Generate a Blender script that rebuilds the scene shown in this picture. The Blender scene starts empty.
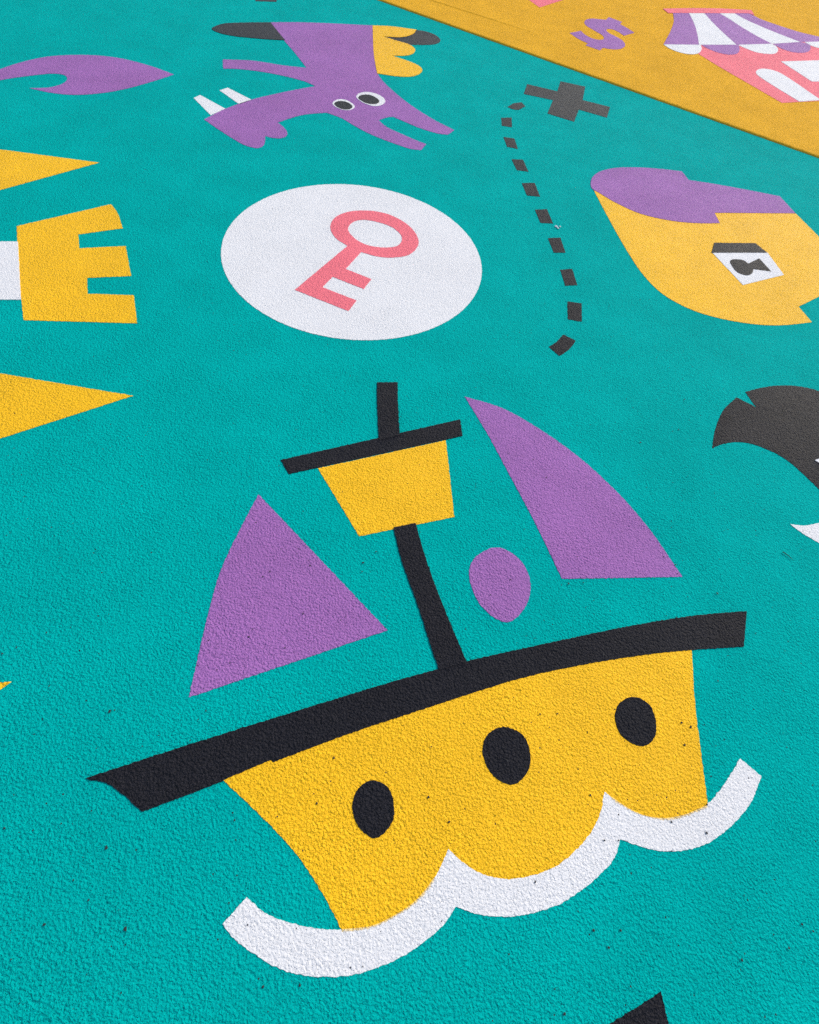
"""A painted playground seen close up and wide: ship, key, trail, castle, dragon, head on teal; shop and dollar on a raised orange court.
All outlines are in metres on the ground (x right, y away from the viewer). A third value 1 marks a corner, the rest are smooth points."""
import bpy, bmesh, math, random
from mathutils import Vector, Matrix, noise

random.seed(7)
scene = bpy.context.scene
COL = scene.collection
SLAB = 0.013          # the orange court stands this much above the teal one

OUTLINES = {
    'hull': (0.0015, [(-0.3456, -0.0303, 1), (-0.2247, -0.0889), (-0.1132, -0.1494), (-0.0177, -0.2207), (0.0505, -0.2840, 1), (0.0883, -0.2756), (0.1242, -0.2648), (0.1630, -0.2435), (0.2228, -0.1987), (0.2668, -0.1363), (0.2897, -0.0760, 1), (0.3327, -0.0998), (0.3903, -0.1154), (0.4454, -0.1156), (0.5158, -0.0974), (0.5869, -0.0628), (0.6444, -0.0144), (0.6864, 0.0354), (0.7130, 0.0864), (0.7249, 0.1378, 1), (0.7660, 0.1178), (0.8254, 0.1005), (0.8941, 0.1007), (0.9565, 0.1190), (1.0363, 0.1589, 1), (1.0351, 0.3125), (1.0346, 0.4338), (1.0470, 0.6244, 1), (0.8268, 0.5542), (0.5868, 0.4637), (0.4435, 0.4008), (0.2380, 0.2951), (0.0795, 0.2106), (-0.0632, 0.1389), (-0.2291, 0.0494), (-0.2866, 0.0134)]),
    'deck_rail': (0.0030, [(-0.6987, -0.0905, 1), (-0.4904, 0.0244), (-0.2516, 0.1525), (0.0220, 0.2973), (0.1967, 0.3845), (0.2776, 0.4249), (0.4563, 0.5030), (0.5846, 0.5587), (0.7902, 0.6460), (1.0066, 0.7305), (1.1410, 0.7757), (1.2751, 0.8143, 1), (1.2376, 0.6758, 1), (1.0460, 0.6238), (0.8260, 0.5536), (0.5863, 0.4632), (0.4431, 0.4004), (0.2378, 0.2948), (0.0794, 0.2104), (-0.0618, 0.1337), (-0.2286, 0.0362, 1), (-0.2359, 0.0409, 1), (-0.3438, -0.0276, 1), (-0.3454, -0.0320, 1), (-0.5221, -0.1363, 1), (-0.5864, -0.1086), (-0.6408, -0.0923)]),
    'mast': (0.0045, [(-0.0462, 0.8499, 1), (0.0087, 0.7270), (0.0931, 0.5755), (0.1956, 0.3795, 1), (0.2802, 0.4225, 1), (0.1649, 0.6151), (0.0829, 0.7705), (0.0304, 0.8880, 1)]),
    'crows_nest': (0.0015, [(-0.3823, 1.0371, 1), (-0.1594, 0.7860, 1), (0.1697, 0.9495, 1), (0.0863, 1.3079, 1)]),
    'yard': (0.0030, [(-0.5307, 1.0382, 1), (-0.4805, 0.9842, 1), (0.1520, 1.3494, 1), (0.1302, 1.4367, 1)]),
    'masthead': (0.0045, [(-0.2596, 1.5477, 1), (-0.2294, 1.4148), (-0.1832, 1.2330, 1), (-0.1049, 1.2815, 1), (-0.1476, 1.4573), (-0.1717, 1.5738, 1)]),
    'sail_l': (0.0015, [(-0.5598, 0.8691, 1), (-0.5737, 0.7041), (-0.5788, 0.5480), (-0.5586, 0.3811), (-0.5351, 0.2411), (-0.5196, 0.1535, 1), (0.0102, 0.4712, 1)]),
    'sail_r': (0.0015, [(0.1342, 1.5766, 1), (0.3124, 1.5533), (0.5024, 1.4657), (0.6567, 1.3656), (0.8150, 1.2253), (0.9354, 1.0807), (1.0467, 0.9005, 1), (0.5894, 0.7884, 1), (0.4796, 1.0003), (0.3665, 1.1981), (0.2562, 1.3888)]),
    'port1': (0.0030, [(0.0145, -0.0288), (0.0190, 0.0144), (0.0526, 0.0433), (0.1023, 0.0331), (0.1282, -0.0121), (0.1287, -0.0451), (0.0949, -0.0853), (0.0467, -0.0741)]),
    'port2': (0.0030, [(0.3587, 0.1711), (0.3652, 0.2183), (0.4124, 0.2535), (0.4760, 0.2421), (0.5017, 0.1904), (0.4946, 0.1463), (0.4541, 0.1061), (0.3923, 0.1198)]),
    'port3': (0.0030, [(0.7649, 0.3490), (0.7833, 0.3971), (0.8281, 0.4249), (0.8800, 0.4118), (0.8975, 0.3577), (0.8876, 0.3133), (0.8466, 0.2819), (0.7831, 0.3015)]),
    'oval': (0.0015, [(0.2530, 0.7288), (0.2661, 0.7978), (0.3467, 0.8602), (0.4352, 0.8242), (0.4749, 0.7384), (0.4569, 0.6446), (0.4000, 0.5831), (0.3087, 0.6214)]),
    'wave': (0.0015, [(-0.2350, -0.3193, 1), (-0.1971, -0.2604, 1), (-0.1487, -0.2813), (-0.0886, -0.2906), (-0.0217, -0.2920), (0.0505, -0.2840), (0.0883, -0.2756), (0.1242, -0.2648), (0.1630, -0.2435), (0.2228, -0.1987), (0.2668, -0.1363), (0.2897, -0.0760, 1), (0.3327, -0.0998), (0.3903, -0.1154), (0.4454, -0.1156), (0.5158, -0.0974), (0.5869, -0.0628), (0.6444, -0.0144), (0.6864, 0.0354), (0.7130, 0.0864), (0.7249, 0.1378, 1), (0.7660, 0.1178), (0.8254, 0.1005), (0.8941, 0.1007), (0.9565, 0.1190), (1.0370, 0.1642), (1.0952, 0.2243), (1.1597, 0.3070, 1), (1.2188, 0.2694, 1), (1.1697, 0.1894), (1.1049, 0.1236), (1.0365, 0.0724), (0.9730, 0.0420), (0.9036, 0.0237), (0.8366, 0.0205), (0.7660, 0.0286, 1), (0.7481, -0.0173), (0.7008, -0.0675), (0.6494, -0.1085), (0.5887, -0.1473), (0.5122, -0.1779), (0.4515, -0.1936), (0.3833, -0.1990), (0.3252, -0.1935, 1), (0.3036, -0.2293), (0.2610, -0.2697), (0.2135, -0.3055), (0.1576, -0.3354), (0.0903, -0.3615), (0.0119, -0.3763), (-0.0702, -0.3765), (-0.1498, -0.3583), (-0.2031, -0.3391)]),
    'disc': (0.0015, [(0.1170, 2.4629), (0.0933, 2.6425), (0.0240, 2.8098), (-0.0862, 2.9534), (-0.2299, 3.0637), (-0.3972, 3.1330), (-0.5767, 3.1566), (-0.7562, 3.1330), (-0.9235, 3.0637), (-1.0672, 2.9534), (-1.1774, 2.8098), (-1.2467, 2.6425), (-1.2704, 2.4629), (-1.2467, 2.2834), (-1.1774, 2.1161), (-1.0672, 1.9724), (-0.9235, 1.8622), (-0.7562, 1.7929), (-0.5767, 1.7692), (-0.3972, 1.7929), (-0.2299, 1.8622), (-0.0862, 1.9724), (0.0240, 2.1161), (0.0933, 2.2834)]),
    'key': (0.0030, [(-0.6309, 2.5018, 1), (-0.7851, 2.0493, 1), (-0.4957, 1.9769, 1), (-0.4776, 2.0677, 1), (-0.6638, 2.1130, 1), (-0.6375, 2.2133, 1), (-0.4636, 2.1673, 1), (-0.4442, 2.2596, 1), (-0.5917, 2.2982, 1), (-0.5484, 2.4730, 1), (-0.4654, 2.4632), (-0.3780, 2.4820), (-0.2960, 2.5402), (-0.2637, 2.6620), (-0.3095, 2.7749), (-0.3983, 2.8556), (-0.5045, 2.8939), (-0.6115, 2.8816), (-0.7098, 2.8273), (-0.7658, 2.7365), (-0.7620, 2.6334), (-0.7079, 2.5494)]),
    'key_hole': (0.0030, [(-0.6687, 2.6623), (-0.6550, 2.7433), (-0.6002, 2.7835), (-0.4590, 2.7770), (-0.3813, 2.7208), (-0.3584, 2.6558), (-0.3767, 2.5942), (-0.4439, 2.5551), (-0.5391, 2.5482), (-0.6175, 2.5889)]),
    'cross': (0.0015, [(0.2219, 5.2899, 1), (0.4836, 5.2734, 1), (0.5064, 5.5094, 1), (0.7254, 5.5081, 1), (0.6982, 5.2011, 1), (0.9319, 5.1787, 1), (0.8977, 4.9494, 1), (0.6659, 4.9919, 1), (0.6273, 4.7370, 1), (0.4125, 4.7850, 1), (0.4507, 5.0716, 1), (0.2050, 5.0712, 1)]),
    'dash0': (0.0015, [(0.0924, 4.7475, 1), (0.1349, 4.8422, 1), (0.1971, 4.8924, 1), (0.2308, 4.8304, 1), (0.1822, 4.7374, 1), (0.1389, 4.7249, 1)]),
    'dash1': (0.0015, [(0.0606, 4.5258, 1), (0.1378, 4.5698, 1), (0.1518, 4.4021, 1), (0.0760, 4.3933, 1)]),
    'dash2': (0.0015, [(0.1018, 4.2119, 1), (0.1828, 4.2254, 1), (0.2178, 4.0726, 1), (0.1406, 4.0719, 1)]),
    'dash3': (0.0015, [(0.1848, 3.8981, 1), (0.2649, 3.9252, 1), (0.3107, 3.7700, 1), (0.2314, 3.7582, 1)]),
    'dash4': (0.0015, [(0.2758, 3.5940, 1), (0.3606, 3.6343, 1), (0.4032, 3.4683, 1), (0.3174, 3.4494, 1)]),
    'dash5': (0.0015, [(0.3778, 3.2929, 1), (0.4532, 3.3307, 1), (0.4972, 3.1767, 1), (0.4192, 3.1531, 1)]),
    'dash6': (0.0015, [(0.4709, 3.0002, 1), (0.5450, 3.0351, 1), (0.5792, 2.8866, 1), (0.5091, 2.8606, 1)]),
    'dash7': (0.0015, [(0.5505, 2.7022, 1), (0.6193, 2.7357, 1), (0.6482, 2.5906, 1), (0.5811, 2.5617, 1)]),
    'dash8': (0.0015, [(0.5947, 2.4250, 1), (0.6721, 2.4328, 1), (0.6726, 2.2789, 1), (0.5976, 2.2748, 1)]),
    'dash9': (0.0015, [(0.5759, 2.1450, 1), (0.6401, 2.1159, 1), (0.6046, 2.0388), (0.5596, 1.9770, 1), (0.5037, 2.0266, 1), (0.5416, 2.0770)]),
    'face': (0.0015, [(0.7562, 3.7351, 1), (0.8600, 3.3612), (0.9604, 3.0343), (1.0466, 2.8151), (1.1496, 2.6710), (1.2961, 2.5877), (1.4644, 2.5631), (1.6562, 2.5780), (1.8209, 2.6238), (2.0104, 2.7121, 1), (1.9636, 2.8386, 1), (2.1253, 2.9904), (2.3471, 3.2041, 1), (2.3930, 3.5177, 1), (2.3206, 3.7223), (2.2235, 3.9898, 1), (2.1372, 4.1387, 1), (1.5308, 3.9585, 1), (0.9525, 3.8561, 1)]),
    'hair': (0.0030, [(0.7539, 3.7198), (0.7491, 3.8395), (0.7949, 3.9610), (0.9086, 4.0798), (1.0924, 4.1748), (1.2776, 4.2319), (1.4359, 4.2643, 1), (1.4720, 4.1506, 1), (1.6770, 4.1743), (1.9325, 4.1909), (2.1551, 4.1977, 1), (2.2214, 3.9859, 1), (1.6005, 3.7450, 1), (1.6187, 3.6188, 1), (1.4595, 3.5563), (1.2711, 3.5157), (1.0686, 3.5241), (0.9094, 3.5996), (0.7985, 3.6841)]),
    'eye_w': (0.0030, [(1.5076, 3.2313, 1), (1.8881, 3.3723, 1), (1.9460, 3.1462, 1), (1.6501, 2.9388, 1)]),
    'brow': (0.0045, [(1.5379, 3.3488, 1), (1.8264, 3.4519, 1), (1.8855, 3.3654, 1), (1.5023, 3.2234, 1)]),
    'keyhole': (0.0045, [(1.6109, 3.1670), (1.6304, 3.1958), (1.6662, 3.2089), (1.7030, 3.2125), (1.7287, 3.1871, 1), (1.8158, 3.2746, 1), (1.8660, 3.1532, 1), (1.7534, 3.1362, 1), (1.7286, 3.0790), (1.6915, 3.0492), (1.6401, 3.0620), (1.6146, 3.1222)]),
    'animal': (0.0015, [(1.2621, 1.5821, 1), (1.2927, 1.6951), (1.3522, 1.8344), (1.4384, 1.9500, 1), (1.5273, 1.9098, 1), (1.4919, 2.0026, 1), (1.5871, 2.0606), (1.6972, 2.1086), (1.8030, 2.1313), (1.8949, 2.1275), (2.0445, 2.0929), (2.1845, 1.9773), (2.2077, 1.7650), (2.1181, 1.5168), (1.9777, 1.3050, 1), (1.7840, 1.3713), (1.7206, 1.4743), (1.6740, 1.5367), (1.6028, 1.6115), (1.5209, 1.6483), (1.4329, 1.6606), (1.3665, 1.6449), (1.3127, 1.6185)]),
    'animal_w': (0.0030, [(1.7444, 1.6410, 1), (1.8854, 1.7255, 1), (1.8998, 1.6475, 1), (1.7818, 1.6222, 1)]),
    'tooth': (0.0015, [(1.5405, 1.2513, 1), (1.6047, 1.2611), (1.6715, 1.2905), (1.8308, 1.3829, 1), (1.8536, 1.1591, 1), (1.7405, 1.1507), (1.6442, 1.1883), (1.5855, 1.2178)]),
    'pennant': (0.0015, [(0.8552, -0.2729, 1), (0.8680, -0.3288, 1), (0.8874, -0.4273, 1), (0.6018, -0.4187, 1), (0.7243, -0.3503, 1)]),
    'roof1': (0.0015, [(-2.1673, 2.7945, 1), (-2.7025, 2.7166, 1), (-3.0708, 2.6628, 1), (-2.6533, 2.0727, 1), (-2.4695, 2.3472, 1)]),
    'roof2': (0.0015, [(-1.1927, 1.1958, 1), (-1.7252, 1.1675, 1), (-2.0019, 1.1521, 1), (-1.6979, 0.7225, 1), (-1.5394, 0.8730, 1)]),
    'tower': (0.0015, [(-2.2195, 2.0863, 1), (-1.9106, 2.4279, 1), (-1.8419, 2.3622), (-1.7564, 2.2457, 1), (-1.9243, 2.1229, 1), (-1.8635, 2.0195, 1), (-1.6746, 2.1108, 1), (-1.5434, 1.8997, 1), (-1.7185, 1.8223, 1), (-1.6603, 1.7189, 1), (-1.4690, 1.7723, 1), (-1.3692, 1.5994, 1), (-1.8152, 1.4758, 1), (-2.0139, 1.7663)]),
    'cwall': (0.0030, [(-2.4884, 1.8414, 1), (-2.1431, 1.9721, 1), (-1.8973, 1.5924, 1), (-2.2318, 1.4787, 1)]),
    'tip': (0.0015, [(-1.0162, 0.0976, 1), (-1.1416, 0.0590, 1), (-1.0974, -0.0065, 1), (-1.0333, 0.0707, 1)]),
    'tail': (0.0015, [(-3.3634, 3.0763, 1), (-3.3380, 3.3625), (-3.2833, 3.6372), (-3.2257, 3.8172), (-3.1396, 3.9642), (-3.0197, 4.0658), (-2.8801, 4.1386), (-2.7160, 4.1699), (-2.4891, 4.1481), (-2.2995, 4.0945, 1), (-2.3624, 3.9511), (-2.4694, 3.7421), (-2.5707, 3.6114), (-2.6985, 3.5114), (-2.8235, 3.4732), (-2.9833, 3.4696, 1), (-2.8900, 3.5320), (-2.8508, 3.6086), (-2.8561, 3.6924), (-2.9009, 3.7418), (-2.9658, 3.7365), (-3.0707, 3.6430), (-3.1920, 3.4924), (-3.2735, 3.3144), (-3.2715, 3.0334, 1)]),
    'dbody': (0.0015, [(-2.0472, 5.4534, 1), (-1.8240, 5.6012), (-1.5051, 5.7668), (-1.2423, 5.8937, 1), (-1.1358, 5.4576), (-0.9904, 4.8953), (-0.9159, 4.7529), (-0.8075, 4.6095), (-0.6765, 4.4648), (-0.5461, 4.3480), (-0.4054, 4.2422), (-0.2556, 4.1561, 1), (-0.2899, 4.0632, 1), (-0.3599, 4.0493), (-0.4994, 4.0747), (-0.6034, 4.1167), (-0.7094, 4.1623, 1), (-0.7450, 4.1341), (-0.7944, 4.0596, 1), (-0.7215, 3.9848), (-0.6078, 3.9288), (-0.5059, 3.8848), (-0.4137, 3.8545, 1), (-0.4333, 3.7536, 1), (-0.4955, 3.7400), (-0.6388, 3.7707), (-0.8051, 3.8293), (-0.9267, 3.8961), (-1.0443, 3.9726), (-1.1592, 4.0069, 1), (-1.2885, 3.9076), (-1.3610, 3.8096), (-1.4143, 3.7134, 1), (-1.3700, 3.6763), (-1.3191, 3.6106), (-1.3077, 3.5490), (-1.3362, 3.5085), (-1.3903, 3.4947), (-1.4287, 3.5018, 1), (-1.3986, 3.3768), (-1.4192, 3.3273), (-1.4956, 3.3273), (-1.5884, 3.3728), (-1.7267, 3.4578), (-1.8547, 3.5461, 1), (-1.7956, 3.7377), (-1.6833, 3.9640), (-1.5759, 4.1163), (-1.4367, 4.2922), (-1.3485, 4.3922, 1), (-1.4450, 4.4342), (-1.7038, 4.4517), (-1.9417, 4.4071), (-2.0409, 4.3586, 1), (-2.1038, 4.5154, 1), (-1.8997, 4.6070), (-1.6783, 4.6363), (-1.5012, 4.6822, 1), (-1.6862, 4.9436), (-1.8451, 5.1559)]),
    'dtail': (0.0030, [(-2.4002, 5.0435), (-2.3956, 5.1186), (-2.3585, 5.2086), (-2.2640, 5.2924), (-2.0452, 5.4481, 1), (-1.8164, 5.1303, 1), (-1.9385, 5.0763), (-2.0850, 5.0264), (-2.1955, 4.9962), (-2.3173, 4.9958)]),
    'dfeather': (0.0030, [(-1.2457, 5.8879, 1), (-1.0942, 5.9641), (-0.8610, 6.0178, 1), (-0.8672, 5.9090), (-0.9057, 5.8098), (-0.9697, 5.7367), (-1.1016, 5.6751, 1), (-0.9741, 5.6430), (-0.8594, 5.6169), (-0.7996, 5.5580), (-0.7818, 5.4926), (-0.7980, 5.4008), (-0.8501, 5.3381), (-0.9458, 5.2835, 1), (-0.8677, 5.2626), (-0.7563, 5.2261), (-0.6793, 5.1707), (-0.6520, 5.1043), (-0.6675, 5.0131), (-0.7148, 4.9384), (-0.8055, 4.8877), (-0.9789, 4.8573, 1), (-1.0816, 5.2076)]),
    'dtip': (0.0015, [(-1.1027, 5.6806, 1), (-0.9706, 5.7423), (-0.9066, 5.8155), (-0.8680, 5.9148), (-0.8610, 6.0185, 1), (-0.7728, 6.0267), (-0.6870, 5.9964), (-0.6252, 5.9158), (-0.6131, 5.8469), (-0.6403, 5.7657), (-0.7182, 5.6940), (-0.8528, 5.6164, 1), (-0.9750, 5.6485)]),
    'ew1': (0.0030, [(-1.1591, 4.1664), (-1.1354, 4.2519), (-1.0806, 4.2658), (-1.0009, 4.1941), (-1.0105, 4.1303), (-1.0502, 4.1013), (-1.1148, 4.1159)]),
    'ep1': (0.0045, [(-1.1456, 4.1743), (-1.1180, 4.2250), (-1.0681, 4.2309), (-1.0151, 4.1822), (-1.0245, 4.1275), (-1.0695, 4.1080), (-1.1227, 4.1322)]),
    'ew2': (0.0030, [(-1.0274, 4.3536), (-1.0180, 4.4330), (-0.9616, 4.4825), (-0.8747, 4.4668), (-0.8164, 4.3946), (-0.8211, 4.3196), (-0.8683, 4.2659), (-0.9524, 4.2792)]),
    'ep2': (0.0045, [(-1.0097, 4.3431), (-0.9958, 4.4035), (-0.9425, 4.4318), (-0.8747, 4.3952), (-0.8531, 4.3483), (-0.8750, 4.2963), (-0.9388, 4.2853)]),
    'tusk1': (0.0015, [(-2.0352, 3.8078, 1), (-2.0146, 3.8700, 1), (-1.7929, 3.7512, 1), (-1.8398, 3.6193, 1)]),
    'tusk2': (0.0015, [(-1.9286, 4.0001, 1), (-1.8958, 4.0663, 1), (-1.6819, 3.9598, 1), (-1.7331, 3.8565, 1)]),
    'topblack': (0.0015, [(-2.4511, 6.2147, 1), (-2.2572, 6.3602, 1), (-2.1668, 5.9740, 1), (-2.3290, 5.8803, 1)]),
    'dollar': (0.0145, [(0.5744, 6.7890, 1), (0.6904, 6.9303, 1), (0.7350, 6.8311), (0.8042, 6.7705), (0.8741, 6.7701), (0.9100, 6.8013), (0.9288, 6.8576), (0.9091, 6.9416), (0.8596, 7.0020), (0.7995, 7.0724), (0.7436, 7.1473), (0.7289, 7.2348), (0.7511, 7.3387), (0.8161, 7.4158), (0.8917, 7.4496), (0.9676, 7.4767, 1), (1.0041, 7.5934, 1), (1.1471, 7.5219, 1), (1.1209, 7.4277, 1), (1.1864, 7.3557), (1.2660, 7.2403, 1), (1.1447, 7.0695, 1), (1.0918, 7.1508), (1.0314, 7.1972), (0.9838, 7.1824), (0.9591, 7.1284), (0.9842, 7.0508), (1.0436, 6.9964), (1.1019, 6.9333), (1.1378, 6.8459), (1.1353, 6.7427), (1.0980, 6.6544), (1.0461, 6.5976), (0.9763, 6.5665), (0.9078, 6.5612, 1), (0.8759, 6.4669, 1), (0.7365, 6.5210, 1), (0.7569, 6.5959, 1), (0.6641, 6.6679)]),
    'bar': (0.0175, [(1.6779, 8.3601, 1), (2.0572, 8.6433), (2.4591, 8.9079), (2.8856, 9.1378, 1), (2.8854, 8.9373, 1), (2.8122, 8.9566, 1), (1.7305, 8.2313, 1)]),
    'st1': (0.0160, [(1.7915, 8.2799, 1), (1.7681, 7.9687), (1.6920, 7.5777), (1.5598, 7.0517, 1), (1.9649, 7.2897, 1), (1.9988, 7.6921), (2.0098, 8.0406), (1.9976, 8.4209, 1)]),
    'st2': (0.0160, [(1.9976, 8.4209, 1), (2.0098, 8.0406), (1.9988, 7.6921), (1.9649, 7.2897, 1), (2.4202, 7.5697, 1), (2.3117, 7.9768), (2.2449, 8.2861), (2.1992, 8.5589, 1)]),
    'st3': (0.0160, [(2.1992, 8.5589, 1), (2.2449, 8.2861), (2.3117, 7.9768), (2.4202, 7.5697, 1), (2.8832, 7.8869, 1), (2.7658, 8.0328), (2.6245, 8.2662), (2.5181, 8.4911), (2.4087, 8.6877, 1)]),
    'st4': (0.0160, [(2.4087, 8.6877, 1), (2.5181, 8.4911), (2.6245, 8.2662), (2.7658, 8.0328), (2.8832, 7.8869, 1), (3.2804, 8.1947, 1), (3.0746, 8.3355), (2.8622, 8.5112), (2.7015, 8.6844), (2.6146, 8.8334, 1)]),
    'st5': (0.0160, [(2.6146, 8.8334, 1), (2.7015, 8.6844), (2.8622, 8.5112), (3.0746, 8.3355), (3.2804, 8.1947, 1), (3.8417, 8.5691, 1), (3.6060, 8.5842), (3.3745, 8.6069), (3.1549, 8.6935), (2.9397, 8.8202), (2.8249, 8.9771, 1)]),
    'sc1': (0.0160, [(1.5598, 7.0517, 1), (1.6270, 6.9564), (1.7358, 6.9065), (1.8400, 6.9296), (1.9202, 7.0063), (1.9744, 7.1488), (1.9865, 7.3030, 1)]),
    'sc2': (0.0160, [(1.9908, 7.3056, 1), (2.0601, 7.2193), (2.1564, 7.1661), (2.2612, 7.1701), (2.3513, 7.2386), (2.4186, 7.3799), (2.4461, 7.5857, 1)]),
    'sc3': (0.0160, [(2.4326, 7.5774, 1), (2.5241, 7.5010), (2.6223, 7.4533), (2.7339, 7.4748), (2.8265, 7.5302), (2.9026, 7.6720), (2.9171, 7.8190), (2.8832, 7.8869, 1)]),
    'sc4': (0.0160, [(2.8912, 7.8918, 1), (2.9768, 7.7758), (3.0787, 7.7391), (3.2002, 7.7848), (3.3045, 7.8947), (3.3662, 8.0528), (3.3759, 8.1742), (3.2855, 8.1979, 1)]),
    'sc5': (0.0160, [(3.3401, 8.2317, 1), (3.4020, 8.1362), (3.4806, 8.1143), (3.6115, 8.1693), (3.7120, 8.3474), (3.7499, 8.5077, 1)]),
    'shopwall': (0.0145, [(1.9824, 7.3141, 1), (1.9194, 6.9935, 1), (2.0945, 6.7322, 1), (2.5885, 6.0852, 1), (3.0104, 6.3480, 1), (3.7307, 6.7915, 1), (3.7536, 8.5160, 1), (3.2824, 8.1978, 1), (2.8850, 7.8899, 1), (2.4342, 7.5804, 1)]),
    'win1': (0.0160, [(2.7862, 6.2119, 1), (2.6462, 6.4252), (2.5298, 6.6178), (2.4810, 6.7301), (2.4919, 6.8294), (2.5636, 6.9346), (2.6542, 6.9727), (2.7493, 6.9415), (2.8159, 6.8451), (3.0369, 6.3807, 1)]),
    'win2': (0.0160, [(2.8564, 7.3154, 1), (3.6598, 7.8422, 1), (3.8053, 7.2997, 1), (3.0768, 6.8712, 1)]),
    'pinktop': (0.0145, [(0.1186, 7.6024, 1), (0.2405, 7.4201, 1), (0.4847, 7.8648, 1), (0.9352, 8.6873, 1), (-0.0957, 7.9140, 1)]),
}

# ------------------------------------------------------------------ materials
def new_mat(name):
    m = bpy.data.materials.new(name)
    m.use_nodes = True
    nt = m.node_tree
    nt.nodes.clear()
    return m, nt

def N(nt, kind, **kw):
    n = nt.nodes.new(kind)
    for k, v in kw.items():
        if k == 'inp':
            for a, b in v.items():
                n.inputs[a].default_value = b
        else:
            setattr(n, k, v)
    return n

def grain(nt, relief=1.0):
    """Coarse rolled aggregate under the paint: one relief in ground coordinates shared by every colour."""
    L = nt.links.new
    geo = N(nt, 'ShaderNodeNewGeometry')
    flat = N(nt, 'ShaderNodeVectorMath', operation='MULTIPLY')
    flat.inputs[1].default_value = (1, 1, 0)
    L(geo.outputs['Position'], flat.inputs[0])
    warp = N(nt, 'ShaderNodeTexNoise', inp={'Scale': 80.0, 'Detail': 1.0})
    L(flat.outputs[0], warp.inputs['Vector'])
    wv = N(nt, 'ShaderNodeVectorMath', operation='MULTIPLY_ADD')
    wv.inputs[1].default_value = (0.007, 0.007, 0)
    L(warp.outputs['Color'], wv.inputs[0]); L(flat.outputs[0], wv.inputs[2])
    vor = N(nt, 'ShaderNodeTexVoronoi', feature='SMOOTH_F1', inp={'Scale': 150.0, 'Smoothness': 0.5})
    L(wv.outputs[0], vor.inputs['Vector'])
    n1 = N(nt, 'ShaderNodeTexNoise', inp={'Scale': 135.0, 'Detail': 3.0, 'Roughness': 0.5})
    L(flat.outputs[0], n1.inputs['Vector'])
    n2 = N(nt, 'ShaderNodeTexNoise', inp={'Scale': 22.0, 'Detail': 2.0})
    L(flat.outputs[0], n2.inputs['Vector'])
    a = N(nt, 'ShaderNodeMath', operation='MULTIPLY_ADD')       # noise - 0.8 voronoi
    a.inputs[1].default_value = -0.32
    L(vor.outputs['Distance'], a.inputs[0]); L(n1.outputs['Fac'], a.inputs[2])
    b = N(nt, 'ShaderNodeMath', operation='MULTIPLY_ADD')
    b.inputs[1].default_value = 0.3
    L(n2.outputs['Fac'], b.inputs[0]); L(a.outputs[0], b.inputs[2])
    # larger stones here and there, small sharp pits, and patches where the coat lies thicker and smoother
    v2 = N(nt, 'ShaderNodeTexVoronoi', feature='SMOOTH_F1', inp={'Scale': 70.0, 'Smoothness': 0.35})
    L(wv.outputs[0], v2.inputs['Vector'])
    b2 = N(nt, 'ShaderNodeMath', operation='MULTIPLY_ADD'); b2.inputs[1].default_value = -0.22
    L(v2.outputs['Distance'], b2.inputs[0]); L(b.outputs[0], b2.inputs[2])
    n3 = N(nt, 'ShaderNodeTexNoise', inp={'Scale': 240.0, 'Detail': 1.0})
    L(flat.outputs[0], n3.inputs['Vector'])
    pit = N(nt, 'ShaderNodeMapRange', inp={'From Min': 0.60, 'From Max': 0.72, 'To Min': 0.0, 'To Max': -0.35})
    L(n3.outputs['Fac'], pit.inputs['Value'])
    b3 = N(nt, 'ShaderNodeMath', operation='ADD'); L(b2.outputs[0], b3.inputs[0]); L(pit.outputs[0], b3.inputs[1])
    pt = N(nt, 'ShaderNodeTexNoise', inp={'Scale': 5.0, 'Detail': 3.0})
    L(flat.outputs[0], pt.inputs['Vector'])
    pr = N(nt, 'ShaderNodeMapRange', inp={'From Min': 0.35, 'From Max': 0.65, 'To Min': 0.82, 'To Max': 1.12})
    L(pt.outputs['Fac'], pr.inputs['Value'])
    b = N(nt, 'ShaderNodeMath', operation='MULTIPLY'); L(b3.outputs[0], b.inputs[0]); L(pr.outputs[0], b.inputs[1])
    bump = N(nt, 'ShaderNodeBump', inp={'Strength': 1.0, 'Distance': GRAIN * relief})
    L(b.outputs[0], bump.inputs['Height'])
    return flat, bump

GRAIN = 0.0070

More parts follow.
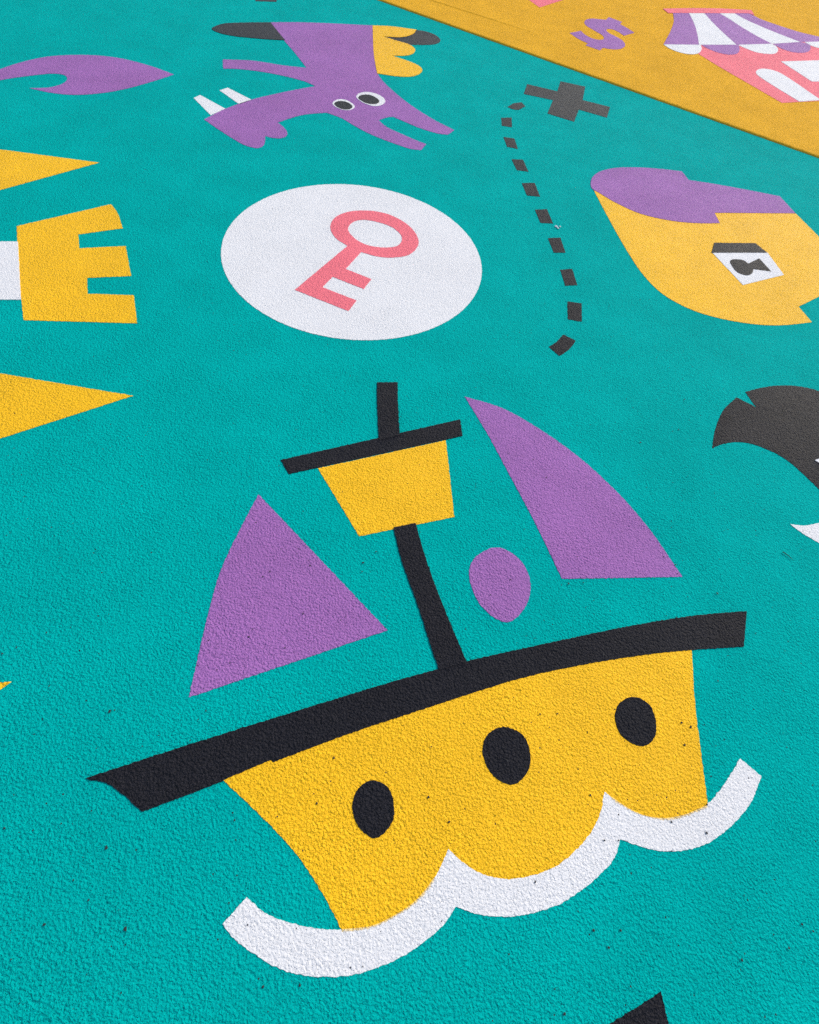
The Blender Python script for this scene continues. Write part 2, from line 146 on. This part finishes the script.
def paint(name, colour, rough=0.62, var=0.14, wear=(0.03, 0.03, 0.03), pits=0.7, spec=0.5, relief=1.0):
    m, nt = new_mat(name)
    L = nt.links.new
    flat, bump = grain(nt, relief)
    out = N(nt, 'ShaderNodeOutputMaterial')
    bs = N(nt, 'ShaderNodeBsdfPrincipled')
    L(bs.outputs[0], out.inputs['Surface'])
    L(bump.outputs[0], bs.inputs['Normal'])
    # coat thickness: patchy, slow variation of the colour itself
    n = N(nt, 'ShaderNodeTexNoise', inp={'Scale': 2.3, 'Detail': 5.0, 'Roughness': 0.6})
    L(flat.outputs[0], n.inputs['Vector'])
    f = N(nt, 'ShaderNodeTexNoise', inp={'Scale': 80.0, 'Detail': 4.0, 'Roughness': 0.7})
    L(flat.outputs[0], f.inputs['Vector'])
    ad = N(nt, 'ShaderNodeMath', operation='ADD'); L(n.outputs['Fac'], ad.inputs[0]); L(f.outputs['Fac'], ad.inputs[1])
    mr = N(nt, 'ShaderNodeMapRange', inp={'From Min': 0.6, 'From Max': 1.4, 'To Min': 1 - var, 'To Max': 1 + var})
    L(ad.outputs[0], mr.inputs['Value'])
    mul = N(nt, 'ShaderNodeVectorMath', operation='SCALE')
    mul.inputs[0].default_value = colour
    L(mr.outputs[0], mul.inputs['Scale'])
    # pinholes where the coat never bridged the aggregate: bare binder shows
    pv = N(nt, 'ShaderNodeTexVoronoi', feature='F1', voronoi_dimensions='2D', inp={'Scale': 34.0, 'Randomness': 1.0})
    L(flat.outputs[0], pv.inputs['Vector'])
    sep = N(nt, 'ShaderNodeSeparateColor'); L(pv.outputs['Color'], sep.inputs[0])
    size = N(nt, 'ShaderNodeMapRange', inp={'From Min': 1.0 - 0.13 * pits, 'From Max': 1.0, 'To Min': 0.022, 'To Max': 0.080})
    L(sep.outputs[0], size.inputs['Value'])
    lt = N(nt, 'ShaderNodeMath', operation='LESS_THAN')
    L(pv.outputs['Distance'], lt.inputs[0]); L(size.outputs[0], lt.inputs[1])
    mix = N(nt, 'ShaderNodeMix', data_type='RGBA')
    L(lt.outputs[0], mix.inputs['Factor']); L(mul.outputs[0], mix.inputs['A'])
    mix.inputs['B'].default_value = (*wear, 1)
    L(mix.outputs['Result'], bs.inputs['Base Color'])
    bs.inputs['Roughness'].default_value = rough
    bs.inputs['Specular IOR Level'].default_value = spec
    m.diffuse_color = (*colour, 1)
    return m

M = {
    'teal': paint('teal_paint', (0.000, 0.405, 0.362), spec=0.018, rough=0.8, relief=1.0),
    'orange': paint('orange_paint', (0.84, 0.435, 0.026), spec=0.04, rough=0.8),
    'yellow': paint('yellow_paint', (0.98, 0.530, 0.012), spec=0.14, rough=0.55, relief=0.9),
    'purple': paint('purple_paint', (0.370, 0.150, 0.42), spec=0.09, rough=0.55),
    'black': paint('black_paint', (0.018, 0.0172, 0.022), var=0.2, wear=(0.002, 0.002, 0.002), spec=0.11, rough=0.34, relief=2.1),
    'white': paint('white_paint', (0.800, 0.785, 0.762), var=0.05, wear=(0.10, 0.10, 0.11), pits=0.6, spec=0.10, rough=0.65, relief=0.52),
    'pink': paint('pink_paint', (0.94, 0.200, 0.235), spec=0.08, rough=0.65, relief=0.8),
}
def plain(name, colour, rough=0.8):
    m, nt = new_mat(name)
    out = N(nt, 'ShaderNodeOutputMaterial'); bs = N(nt, 'ShaderNodeBsdfPrincipled')
    n = N(nt, 'ShaderNodeTexNoise', inp={'Scale': 300.0, 'Detail': 3.0})
    mr = N(nt, 'ShaderNodeMapRange', inp={'To Min': 0.7, 'To Max': 1.3})
    mul = N(nt, 'ShaderNodeVectorMath', operation='SCALE'); mul.inputs[0].default_value = colour
    nt.links.new(n.outputs['Fac'], mr.inputs['Value']); nt.links.new(mr.outputs[0], mul.inputs['Scale'])
    nt.links.new(mul.outputs[0], bs.inputs['Base Color'])
    bs.inputs['Roughness'].default_value = rough
    nt.links.new(bs.outputs[0], out.inputs['Surface'])
    return m
M['pit_specks'] = plain('pit_specks', (0.018, 0.018, 0.02))  # near-black for the specks that mark pits
M['twig'] = plain('twig', (0.02, 0.022, 0.018))
M['chalk'] = plain('white_chip', (0.75, 0.75, 0.76))
M['asphalt'] = paint('asphalt', (0.05, 0.05, 0.052), rough=0.85, pits=0.1)

def spray(name, colour, thresh, scale=260.0):
    """Overspray: paint flecks that thin out away from the edge (vertex attribute 'fade', 1 at the edge and 0 outside)."""
    m = paint(name, colour, pits=0.0)
    nt = m.node_tree; L = nt.links.new
    bs = next(n for n in nt.nodes if n.type == 'BSDF_PRINCIPLED')
    at = N(nt, 'ShaderNodeAttribute', attribute_name='fade')
    geo = N(nt, 'ShaderNodeNewGeometry')
    n = N(nt, 'ShaderNodeTexNoise', inp={'Scale': scale, 'Detail': 3.0, 'Roughness': 0.7})
    L(geo.outputs['Position'], n.inputs['Vector'])
    ad = N(nt, 'ShaderNodeMath', operation='MULTIPLY_ADD'); ad.inputs[1].default_value = 0.62
    L(at.outputs['Fac'], ad.inputs[0]); L(n.outputs['Fac'], ad.inputs[2])
    mr = N(nt, 'ShaderNodeMapRange', inp={'From Min': thresh, 'From Max': thresh + 0.22}); L(ad.outputs[0], mr.inputs['Value'])
    mr.clamp = True
    L(mr.outputs[0], bs.inputs['Alpha'])
    return m

# ------------------------------------------------------------------ outlines to meshes
def smooth_path(pts, step=0.004):
    """Catmull-Rom through the smooth points, straight and sharp at the corners; resampled finely."""
    n = len(pts)
    P = [Vector((p[0], p[1])) for p in pts]
    corner = [len(p) > 2 for p in pts]
    res = []
    for i in range(n):
        a, b = P[i], P[(i + 1) % n]
        pa = P[i - 1] if not corner[i] else a - (b - a)
        nb = P[(i + 2) % n] if not corner[(i + 1) % n] else b + (b - a)
        if corner[i] and not corner[(i + 1) % n]:
            pa = a * 2 - b
        k = max(1, min(400, int((b - a).length / step)))
        straight = corner[i] and corner[(i + 1) % n]
        for j in range(k):
            t = j / k
            if straight:
                res.append(a.lerp(b, t))
                continue
            # centripetal knots keep short and long spans from overshooting
            t0 = 0.0; t1 = t0 + max((a - pa).length, 1e-6) ** .5; t2 = t1 + max((b - a).length, 1e-6) ** .5; t3 = t2 + max((nb - b).length, 1e-6) ** .5
            u = t1 + (t2 - t1) * t
            A1 = pa * ((t1 - u) / (t1 - t0)) + a * ((u - t0) / (t1 - t0))
            A2 = a * ((t2 - u) / (t2 - t1)) + b * ((u - t1) / (t2 - t1))
            A3 = b * ((t3 - u) / (t3 - t2)) + nb * ((u - t2) / (t3 - t2))
            B1 = A1 * ((t2 - u) / (t2 - t0)) + A2 * ((u - t0) / (t2 - t0))
            B2 = A2 * ((t3 - u) / (t3 - t1)) + A3 * ((u - t1) / (t3 - t1))
            res.append(B1 * ((t2 - u) / (t2 - t1)) + B2 * ((u - t1) / (t2 - t1)))
    return res

def ragged(path, amp=0.0017):
    """The masked edge follows the bumps of the aggregate by about a millimetre."""
    n = len(path); out = []
    for i, p in enumerate(path):
        t = path[(i + 1) % n] - path[i - 1]
        if t.length < 1e-9:
            out.append(p); continue
        nrm = Vector((-t.y, t.x)).normalized()
        v = noise.noise(Vector((p.x * 95, p.y * 95, 3.1))) + 0.9 * noise.noise(Vector((p.x * 190, p.y * 190, 8.7)))
        out.append(p + nrm * amp * v)
    return out

def sheet_mesh(name, loops, z, thick):
    bm = bmesh.new()
    edges = []
    for lp in loops:
        vs = [bm.verts.new((p.x, p.y, z)) for p in lp]
        lo = [bm.verts.new((p.x, p.y, z - thick)) for p in lp]
        k = len(vs)
        for i in range(k):
            edges.append(bm.edges.new((vs[i], vs[(i + 1) % k])))
        for i in range(k):
            bm.faces.new((vs[i], lo[i], lo[(i + 1) % k], vs[(i + 1) % k]))
    r = bmesh.ops.triangle_fill(bm, edges=edges, use_beauty=True, use_dissolve=False, normal=(0, 0, 1))
    top = [f for f in r['geom'] if isinstance(f, bmesh.types.BMFace)]
    for f in top:
        f.normal_update()
        if f.normal.z < 0:
            f.normal_flip()
    bmesh.ops.recalc_face_normals(bm, faces=[f for f in bm.faces if f not in set(top)])
    me = bpy.data.meshes.new(name)
    bm.to_mesh(me); bm.free()
    return me

def link(name, me, mat, parent=None):
    o = bpy.data.objects.new(name, me)
    if mat: me.materials.append(mat)
    COL.objects.link(o)
    if parent:
        o.parent = parent
        o.matrix_parent_inverse = parent.matrix_world.inverted()
    return o

def painted(name, outline, mat, parent=None, hole=None):
    """One coat of paint with real thickness, lying on the court."""
    z, pts = OUTLINES[outline]
    loops = [ragged(smooth_path(pts))]
    if hole:
        loops.append(ragged(smooth_path(OUTLINES[hole][1])))
    base = SLAB if z > SLAB else 0.0
    c = sum((Vector((p.x, p.y)) for p in loops[0]), Vector((0, 0))) / len(loops[0])
    org = Vector((c.x, c.y, base))
    if parent is not None:
        org = parent.location
    loops = [[Vector((p.x - org.x, p.y - org.y)) for p in lp] for lp in loops]
    me = sheet_mesh(name, loops, z - org.z, z - base - 0.0004)
    o = bpy.data.objects.new(name, me)
    me.materials.append(M[mat])
    COL.objects.link(o)
    if parent is not None:
        o.parent = parent
    else:
        o.location = org
    return o

def tag(o, label, category=None, group=None):
    o['label'] = label
    if category: o['category'] = category
    if group: o['group'] = group
    return o

def thing(name, outline, label, category, group=None):
    """An Empty on the court under a painted motif; its coats of paint are the children."""
    z, pts = OUTLINES[outline]
    o = bpy.data.objects.new(name, None)
    o.empty_display_size = 0.1
    o.location = (sum(p[0] for p in pts) / len(pts), sum(p[1] for p in pts) / len(pts), SLAB if z > SLAB else 0.0)
    COL.objects.link(o)
    return tag(o, label, category, group)

def sub(o, name, outline, mat, parent, label=None, hole=None):
    """A piece painted on a part (pupil on an eye, porthole on a hull)."""
    c = painted(name, outline, mat, o, hole)
    c.parent = parent
    if label: c['label'] = label
    return c

def part(o, name, outline, mat, label=None, hole=None):
    c = painted(name, outline, mat, o, hole)
    if label: c['label'] = label
    return c

# ------------------------------------------------------------------ the setting
def structure(o):
    o['kind'] = 'structure'
    return o

def flat_sheet(name, corners, z, mat):
    bm = bmesh.new()
    bm.faces.new([bm.verts.new((x, y, z)) for x, y in corners])
    me = bpy.data.meshes.new(name); bm.to_mesh(me); bm.free()
    return structure(link(name, me, mat))

flat_sheet('ground', [(-600, -600), (600, -600), (600, 600), (-600, 600)], -0.02, M['asphalt'])
A = Vector((-1.3615, 6.6124)); Bv = Vector((2.6722, 5.0345))
d = (Bv - A).normalized(); nrm = Vector((-d.y, d.x))          # away from the viewer, onto the orange court
if nrm.y < 0: nrm = -nrm
def along(s, t): return A + d * s + nrm * t
te = [along(-20, 0.05), along(24, 0.05), along(24, -16), along(-20, -16)]
flat_sheet('teal_court', [(p.x, p.y) for p in te][::-1], 0.0, M['teal'])

def orange_slab():
    """The orange court: a raised slab whose worn, rounded edge faces the teal one."""
    bm = bmesh.new()
    prof = [(0.0, -0.004), (0.0018, 0.0025), (0.0050, 0.0068), (0.010, 0.0102), (0.017, 0.0123), (0.026, SLAB)]
    rows = []
    s = -20.0
    ss = []
    while s < 24.0:
        ss.append(s); s += 0.012 if -2.5 < s < 7.5 else 0.25
    ss.append(24.0)
    for s in ss:
        row = []
        for i, (t, z) in enumerate(prof):
            k = 0.0035 * noise.noise(Vector((s * 14, 0.3, 1.7))) + 0.0016 * noise.noise(Vector((s * 70, i * 0.7, 9)))
            kz = 0.0012 * noise.noise(Vector((s * 55, i * 1.1, 4))) if 0 < i < 5 else 0
            p = along(s, t + k * (1 - i / 5))
            row.append(bm.verts.new((p.x, p.y, z + kz)))
        p = along(s, 18); row.append(bm.verts.new((p.x, p.y, SLAB)))
        rows.append(row)
    for a, b in zip(rows, rows[1:]):
        for i in range(len(prof)):
            f = bm.faces.new((a[i], b[i], b[i + 1], a[i + 1])); f.smooth = i < len(prof) - 1
    bmesh.ops.recalc_face_normals(bm, faces=bm.faces)
    if sum(f.normal.z for f in bm.faces) < 0:
        bmesh.ops.reverse_faces(bm, faces=bm.faces)
    me = bpy.data.meshes.new('orange_court'); bm.to_mesh(me); bm.free()
    return structure(link('orange_court', me, M['orange']))
orange_slab()

def court_joint():
    """A faint crease in the orange court, running beside its edge and dying out."""
    bm = bmesh.new(); rows = []
    a, b = Vector((-1.30, 7.03)), Vector((0.25, 6.56))
    dv = (b - a).normalized(); sv = Vector((-dv.y, dv.x))
    for i in range(80):
        t = i / 79; p = a.lerp(b, t); h = 0.0045 * math.sin(math.pi * t) ** .6
        w_ = 0.004 * noise.noise(Vector((t * 30, 1, 2)))
        rows.append([bm.verts.new((p.x + sv.x * (o_ + w_), p.y + sv.y * (o_ + w_), SLAB + z_)) for o_, z_ in ((-0.012, -0.001), (-0.003, h), (0.02, h * .6), (0.09, -0.001))])
    for u, v in zip(rows, rows[1:]):
        for k in range(3):
            f = bm.faces.new((u[k], v[k], v[k + 1], u[k + 1])); f.normal_update()
            if f.normal.z < 0: f.normal_flip()
            f.smooth = True
    me = bpy.data.meshes.new('court_joint'); bm.to_mesh(me); bm.free()
    return structure(link('court_joint', me, M['orange']))
court_joint()

# ------------------------------------------------------------------ the painted motifs
ship = thing('painted_ship', 'hull', 'large painted sailing ship with yellow hull, purple sails and black deck line', 'ship painting')
hull = part(ship, 'hull', 'hull', 'yellow')
for k in ('port1', 'port2', 'port3'):
    sub(ship, 'porthole', k, 'black', hull)
part(ship, 'deck', 'deck_rail', 'black')
part(ship, 'mast', 'mast', 'black')
part(ship, 'crows_nest', 'crows_nest', 'yellow')
part(ship, 'yard', 'yard', 'black')
part(ship, 'masthead', 'masthead', 'black')
part(ship, 'sail', 'sail_l', 'purple', 'triangular purple sail with a curved left edge')
part(ship, 'sail', 'sail_r', 'purple', 'tall purple sail with a long bowed right edge')

tag(painted('painted_wave', 'wave', 'white'), 'white scalloped wave painted under the yellow ship hull', 'wave painting')
tag(painted('painted_oval', 'oval', 'purple'), 'solid purple oval painted between the mast and the tall sail', 'painted oval')

tag(painted('painted_disc', 'disc', 'white'), 'big round white painted disc with the pink key on it', 'painted disc')
tag(painted('painted_key', 'key', 'pink', hole='key_hole'), 'coral pink key with ring and two teeth on the white disc', 'key painting')

tag(painted('painted_cross', 'cross', 'black'), 'black cross mark with a wide middle at the end of the dashed trail', 'painted cross')
dash_labels = [
    'curved black dash at the top of the trail, nearest the black cross',
    'small upright black dash second from the black cross',
    'black dash third from the black cross, below the small upright one',
    'black dash fourth from the black cross in the winding trail',
    'slanted black dash fifth from the black cross in the trail',
    'slanted black dash sixth from the black cross, just above the white fleck',
    'slanted black dash fourth from the bottom of the trail, just below the white fleck',
    'black dash third from the bottom end of the trail',
    'upright black dash just above the turned last one of the trail',
    'turned black dash at the bottom end of the trail, largest of the dashes',
]
for i, lab in enumerate(dash_labels):
    tag(painted('trail_dash', 'dash%d' % i, 'black'), lab, 'painted dash', 'black dashes of the trail to the cross')

head = thing('painted_portrait', 'face', 'yellow painted head lying sideways with purple hair and a keyhole eye', 'head painting')
part(head, 'face', 'face', 'yellow')
part(head, 'hair', 'hair', 'purple')
eye = part(head, 'eye', 'eye_w', 'white')
sub(head, 'keyhole_pupil', 'keyhole', 'black', eye)
part(head, 'eyebrow', 'brow', 'black')

creature = thing('painted_animal', 'animal', 'charcoal painted animal shape with a notched pointed end at the right edge', 'animal painting')
part(creature, 'body', 'animal', 'black')
part(creature, 'white_marking', 'animal_w', 'white')
tag(painted('painted_point', 'tooth', 'white'), 'pointed white painted shape below the charcoal animal at the right edge', 'painted shape')
tag(painted('painted_pennant', 'pennant', 'black'), 'black painted triangle tip below the ship at the bottom edge', 'painted triangle')

castle = thing('painted_castle', 'tower', 'yellow painted castle lying sideways with notched tower and two pointed roofs', 'castle painting')
part(castle, 'wall', 'cwall', 'white')
part(castle, 'battlement', 'tower', 'yellow')
part(castle, 'roof', 'roof1', 'yellow', 'narrow pointed yellow roof above the notched tower')
part(castle, 'roof', 'roof2', 'yellow', 'wide pointed yellow roof below the notched tower')
tag(painted('painted_tip', 'tip', 'yellow'), 'tiny yellow painted tip at the left edge beside the ship', 'painted triangle')
tag(painted('painted_tail', 'tail', 'purple'), 'purple painted tail with a leaf shaped end and curled barb', 'tail painting')
tag(painted('painted_bar', 'topblack', 'black'), 'short black painted bar above the purple dragon at the top edge', 'painted bar')

dragon = thing('painted_dragon', 'dbody', 'purple painted dragon with open jaws, white tusks and yellow fringe', 'dragon painting')
part(dragon, 'body', 'dbody', 'purple')
part(dragon, 'dark_tuft', 'dtail', 'black', 'pointed black tuft left of the body')
part(dragon, 'dark_tuft', 'dtip', 'black', 'rounded black tuft beside the yellow fringe')
part(dragon, 'fringe', 'dfeather', 'yellow')
part(dragon, 'tusk', 'tusk1', 'white')
part(dragon, 'tusk', 'tusk2', 'white')
for a, b in (('ew1', 'ep1'), ('ew2', 'ep2')):
    e = part(dragon, 'eye', a, 'white')
    sub(dragon, 'pupil', b, 'black', e)

shop = thing('painted_shop', 'shopwall', 'pink painted shop with a purple and white striped awning on the orange court', 'shop painting')
part(shop, 'wall', 'shopwall', 'pink')
part(shop, 'roof_bar', 'bar', 'pink')
for i in range(1, 6):
    part(shop, 'awning_stripe', 'st%d' % i, 'purple' if i % 2 else 'white', 'purple awning stripe' if i % 2 else 'white awning stripe')
    part(shop, 'awning_scallop', 'sc%d' % i, 'white' if i % 2 else 'purple', 'white awning scallop' if i % 2 else 'purple awning scallop')
part(shop, 'door', 'win1', 'white', 'white door with a rounded top')
part(shop, 'window', 'win2', 'white')
tag(painted('dollar_sign', 'dollar', 'purple'), 'purple painted dollar sign on the orange court beside the shop', 'dollar sign')
tag(painted('painted_corner', 'pinktop', 'pink'), 'pink painted corner on the orange court at the top edge', 'painted shape')

# ------------------------------------------------------------------ overspray along soft edges (sub-parts of their thing)
def fringe(name, path, width, z, mat, thing_, parent, closed=False, side=1):
    bm = bmesh.new()
    lay = bm.verts.layers.float.new('fade')
    n = len(path); rows = []
    org = thing_.location
    for i, p in enumerate(path):
        q0 = path[(i - 1) % n] if closed or i else path[0]
        q1 = path[(i + 1) % n] if closed or i < n - 1 else path[-1]
        t = q1 - q0
        nr = Vector((-t.y, t.x)).normalized() * side
        row = []
        w = width * (0.75 + 0.6 * noise.noise(Vector((p.x * 9, p.y * 9, 2))))
        for k, fd in ((-0.15, 1.0), (0.25, 0.62), (1.0, 0.0)):
            v = bm.verts.new((p.x + nr.x * w * k - org.x, p.y + nr.y * w * k - org.y, z - org.z)); v[lay] = fd
            row.append(v)
        rows.append(row)
    for i in range(n if closed else n - 1):
        a, b = rows[i], rows[(i + 1) % n]
        for k in range(2):
            f = bm.faces.new((a[k], b[k], b[k + 1], a[k + 1])); f.normal_update()
            if f.normal.z < 0: f.normal_flip()
    me = bpy.data.meshes.new(name); bm.to_mesh(me); bm.free()
    me.materials.append(mat)
    o = bpy.data.objects.new(name, me); COL.objects.link(o); o.parent = parent
    return o

M['yellow_spray'] = spray('yellow_overspray', (0.92, 0.66, 0.25), 0.80)
hp = OUTLINES['hull'][1]
scallop = [Vector((p[0], p[1])) for p in smooth_path(hp)]
def near(pt): return min(range(len(scallop)), key=lambda i: (scallop[i] - Vector(pt[:2])).length)
ia, ib = near(hp[4]), near(hp[24])
runs = [near(hp[4]), near(hp[10]), near(hp[19]), near(hp[24])]
for a, b in ((runs[0], runs[1] - 18), (runs[2] + 6, runs[3])):
    fringe('overspray', scallop[a:b], 0.011, 0.0018, M['yellow_spray'], ship, hull, side=-1)

# ------------------------------------------------------------------ dark specks added in place of pits, twigs, a fleck
SPOTS = [(0.526, 0.313), (0.580, 0.324), (0.352, 0.162), (0.433, 0.164), (0.283, -0.016), (0.217, 0.032), (-0.082, -0.037), (-0.065, 0.078), (-0.421, 0.584), (-0.122, 0.687), (-0.087, 0.739), (-0.118, 0.653), (-0.458, 0.128), (-0.716, 0.074), (-0.574, -0.220), (-0.455, -0.361), (-0.283, -0.112), (1.010, 0.369), (0.981, 0.376), (1.123, 0.535), (0.912, 0.026), (0.761, 0.025), (0.529, -0.108), (0.919, 0.097), (1.021, 0.088), (1.258, -0.077), (1.286, -0.087), (1.209, -0.134), (1.075, -0.179), (0.757, -0.171), (0.724, -0.210), (0.685, -0.182), (0.777, -0.275), (0.611, -0.349), (-0.021, -0.396), (-0.104, -0.411), (1.167, 1.855), (1.115, 1.650), (1.170, 0.863), (1.173, 0.860), (0.612, 0.773), (0.667, 0.790), (0.516, 1.224), (0.929, 1.523), (0.980, 0.969), (1.024, 0.945), (-0.438, 0.561), (-0.297, 0.635), (-0.271, 0.466), (-0.413, 0.358), (-0.294, 0.348), (-0.999, 0.246), (-1.084, 0.164), (-0.717, 0.077), (-0.833, -0.227), (-0.572, -0.224), (-0.638, -0.385), (-0.454, -0.364), (-0.563, -0.327), (0.983, 0.312), (0.720, 0.018), (0.682, 0.121), (1.004, 0.730), (0.878, 0.645), (0.733, 0.541), (0.458, 1.302), (0.848, 3.886), (2.136, 4.440), (1.004, 2.578), (1.391, 3.207), (0.401, 0.741), (0.335, 0.668)]
def pebble(bm, x, y, z, r):
    m = Matrix.Translation((x, y, z)) @ Matrix.Rotation(random.random() * 6.28, 4, 'Z') @ Matrix.Diagonal((r * random.uniform(.8, 1.5), r, r * 0.45, 1))
    vs = bmesh.ops.create_icosphere(bm, subdivisions=1, radius=1.0, matrix=m)['verts']
    for v in vs:
        v.co += Vector((random.uniform(-.2, .2), random.uniform(-.2, .2), random.uniform(-.1, .1))) * r
bm = bmesh.new()  # small dark pebbles added where the surface has pits, not loose stones
for x, y in SPOTS:
    pebble(bm, x, y, 0.004, random.uniform(0.0021, 0.0034))
for i in range(520):
    x, y = random.uniform(-2.6, 3.4), random.uniform(-0.7, 4.2)
    pebble(bm, x, y, 0.004, random.uniform(0.0008, 0.0017))
me = bpy.data.meshes.new('pit_specks'); bm.to_mesh(me); bm.free()
g = link('pit_specks', me, M['pit_specks']); g['kind'] = 'stuff'
tag(g, 'tiny dark specks standing in for pits in the painted courts', 'pit_specks')

def twig(a, b, r, label):
    a, b = Vector((*a, 0.006)), Vector((*b, 0.006))
    bm = bmesh.new(); rows = []
    for i in range(7):
        t = i / 6; p = a.lerp(b, t) + Vector((0.002 * math.sin(t * 5), 0.002 * math.sin(t * 3.3), 0))
        rr = r * (1.15 - 0.75 * t)
        dirv = (b - a).normalized(); sx = Vector((-dirv.y, dirv.x, 0))
        rows.append([bm.verts.new(p + sx * rr * math.cos(q) + Vector((0, 0, rr * math.sin(q)))) for q in (0, 1.26, 2.51, 3.77, 5.03)])
    for u, v in zip(rows, rows[1:]):
        for k in range(5):
            bm.faces.new((u[k], u[(k + 1) % 5], v[(k + 1) % 5], v[k]))
    bm.faces.new(rows[0]); bm.faces.new(rows[-1][::-1])
    me = bpy.data.meshes.new('twig'); bm.to_mesh(me); bm.free()
    return tag(link('twig', me, M['twig']), label, 'twig')
twig((1.4714, 1.1035), (1.5088, 1.0776), 0.0018, 'thin dark twig lying on teal paint below the white pointed shape')
twig((1.3442, 1.8084), (1.4011, 1.7843), 0.0013, 'thin dark twig lying on the charcoal animal near its pointed end')
bm = bmesh.new(); 
for k in range(3): pebble(bm, 0.5167 + 0.012 * k, 3.1455 + 0.004 * k - 0.02 * (k == 1), 0.004, 0.010 - 0.002 * k)
me = bpy.data.meshes.new('paint_fleck'); bm.to_mesh(me); bm.free()
tag(link('paint_fleck', me, M['chalk']), 'tiny white fleck lying beside the middle of the dashed trail', 'fleck')

# ------------------------------------------------------------------ camera
PITCH, ROLL, CAM_H = math.radians(59.0214), math.radians(11.9828), 1.55
cd = bpy.data.cameras.new('camera'); cam = bpy.data.objects.new('camera', cd); COL.objects.link(cam)
fwd = Vector((0, math.cos(PITCH), -math.sin(PITCH))); r0 = Vector((1, 0, 0)); u0 = Vector((0, math.sin(PITCH), math.cos(PITCH)))
rt = r0 * math.cos(ROLL) + u0 * math.sin(ROLL); up = -r0 * math.sin(ROLL) + u0 * math.cos(ROLL)
cam.matrix_world = Matrix(((rt.x, up.x, -fwd.x, 0), (rt.y, up.y, -fwd.y, 0), (rt.z, up.z, -fwd.z, CAM_H), (0, 0, 0, 1)))
cd.sensor_fit = 'VERTICAL'; cd.sensor_height = 24.0; cd.lens = 24.0 * 480.0 / 1024.0
cd.dof.use_dof = True; cd.dof.focus_distance = 1.35; cd.dof.aperture_fstop = 4.5
cd.clip_start = 0.05; cd.clip_end = 2000
scene.camera = cam

# ------------------------------------------------------------------ overcast daylight, brighter ahead and to the right
SUN_EL, SUN_AZ = math.radians(41), math.radians(40)      # azimuth clockwise from +Y
w = bpy.data.worlds.new('World'); scene.world = w; w.use_nodes = True
nt = w.node_tree; bg = nt.nodes['Background']
sky = nt.nodes.new('ShaderNodeTexSky'); sky.sky_type = 'NISHITA'; sky.sun_disc = False
sky.sun_elevation = SUN_EL; sky.sun_rotation = SUN_AZ; sky.air_density = 1.0; sky.dust_density = 2.2; sky.ozone_density = 1.0
nt.links.new(sky.outputs[0], bg.inputs[0]); bg.inputs[1].default_value = 0.12
ld = bpy.data.lights.new('sun', 'SUN'); ld.energy = 1.5; ld.angle = math.radians(20); ld.color = (1.0, 0.97, 0.92)
sun = bpy.data.objects.new('sun', ld); COL.objects.link(sun)
dirv = Vector((math.sin(SUN_AZ) * math.cos(SUN_EL), math.cos(SUN_AZ) * math.cos(SUN_EL), math.sin(SUN_EL)))
sun.rotation_euler = dirv.to_track_quat('Z', 'Y').to_euler(); sun.location = (3, 6, 6)

vs = scene.view_settings
vs.view_transform = 'Standard'; vs.look = 'None'; vs.exposure = 0.56; vs.gamma = 1.0; vs.use_curve_mapping = False
scene.render.engine = 'CYCLES'
scene.cycles.use_denoising = False
scene.cycles.max_bounces = 4
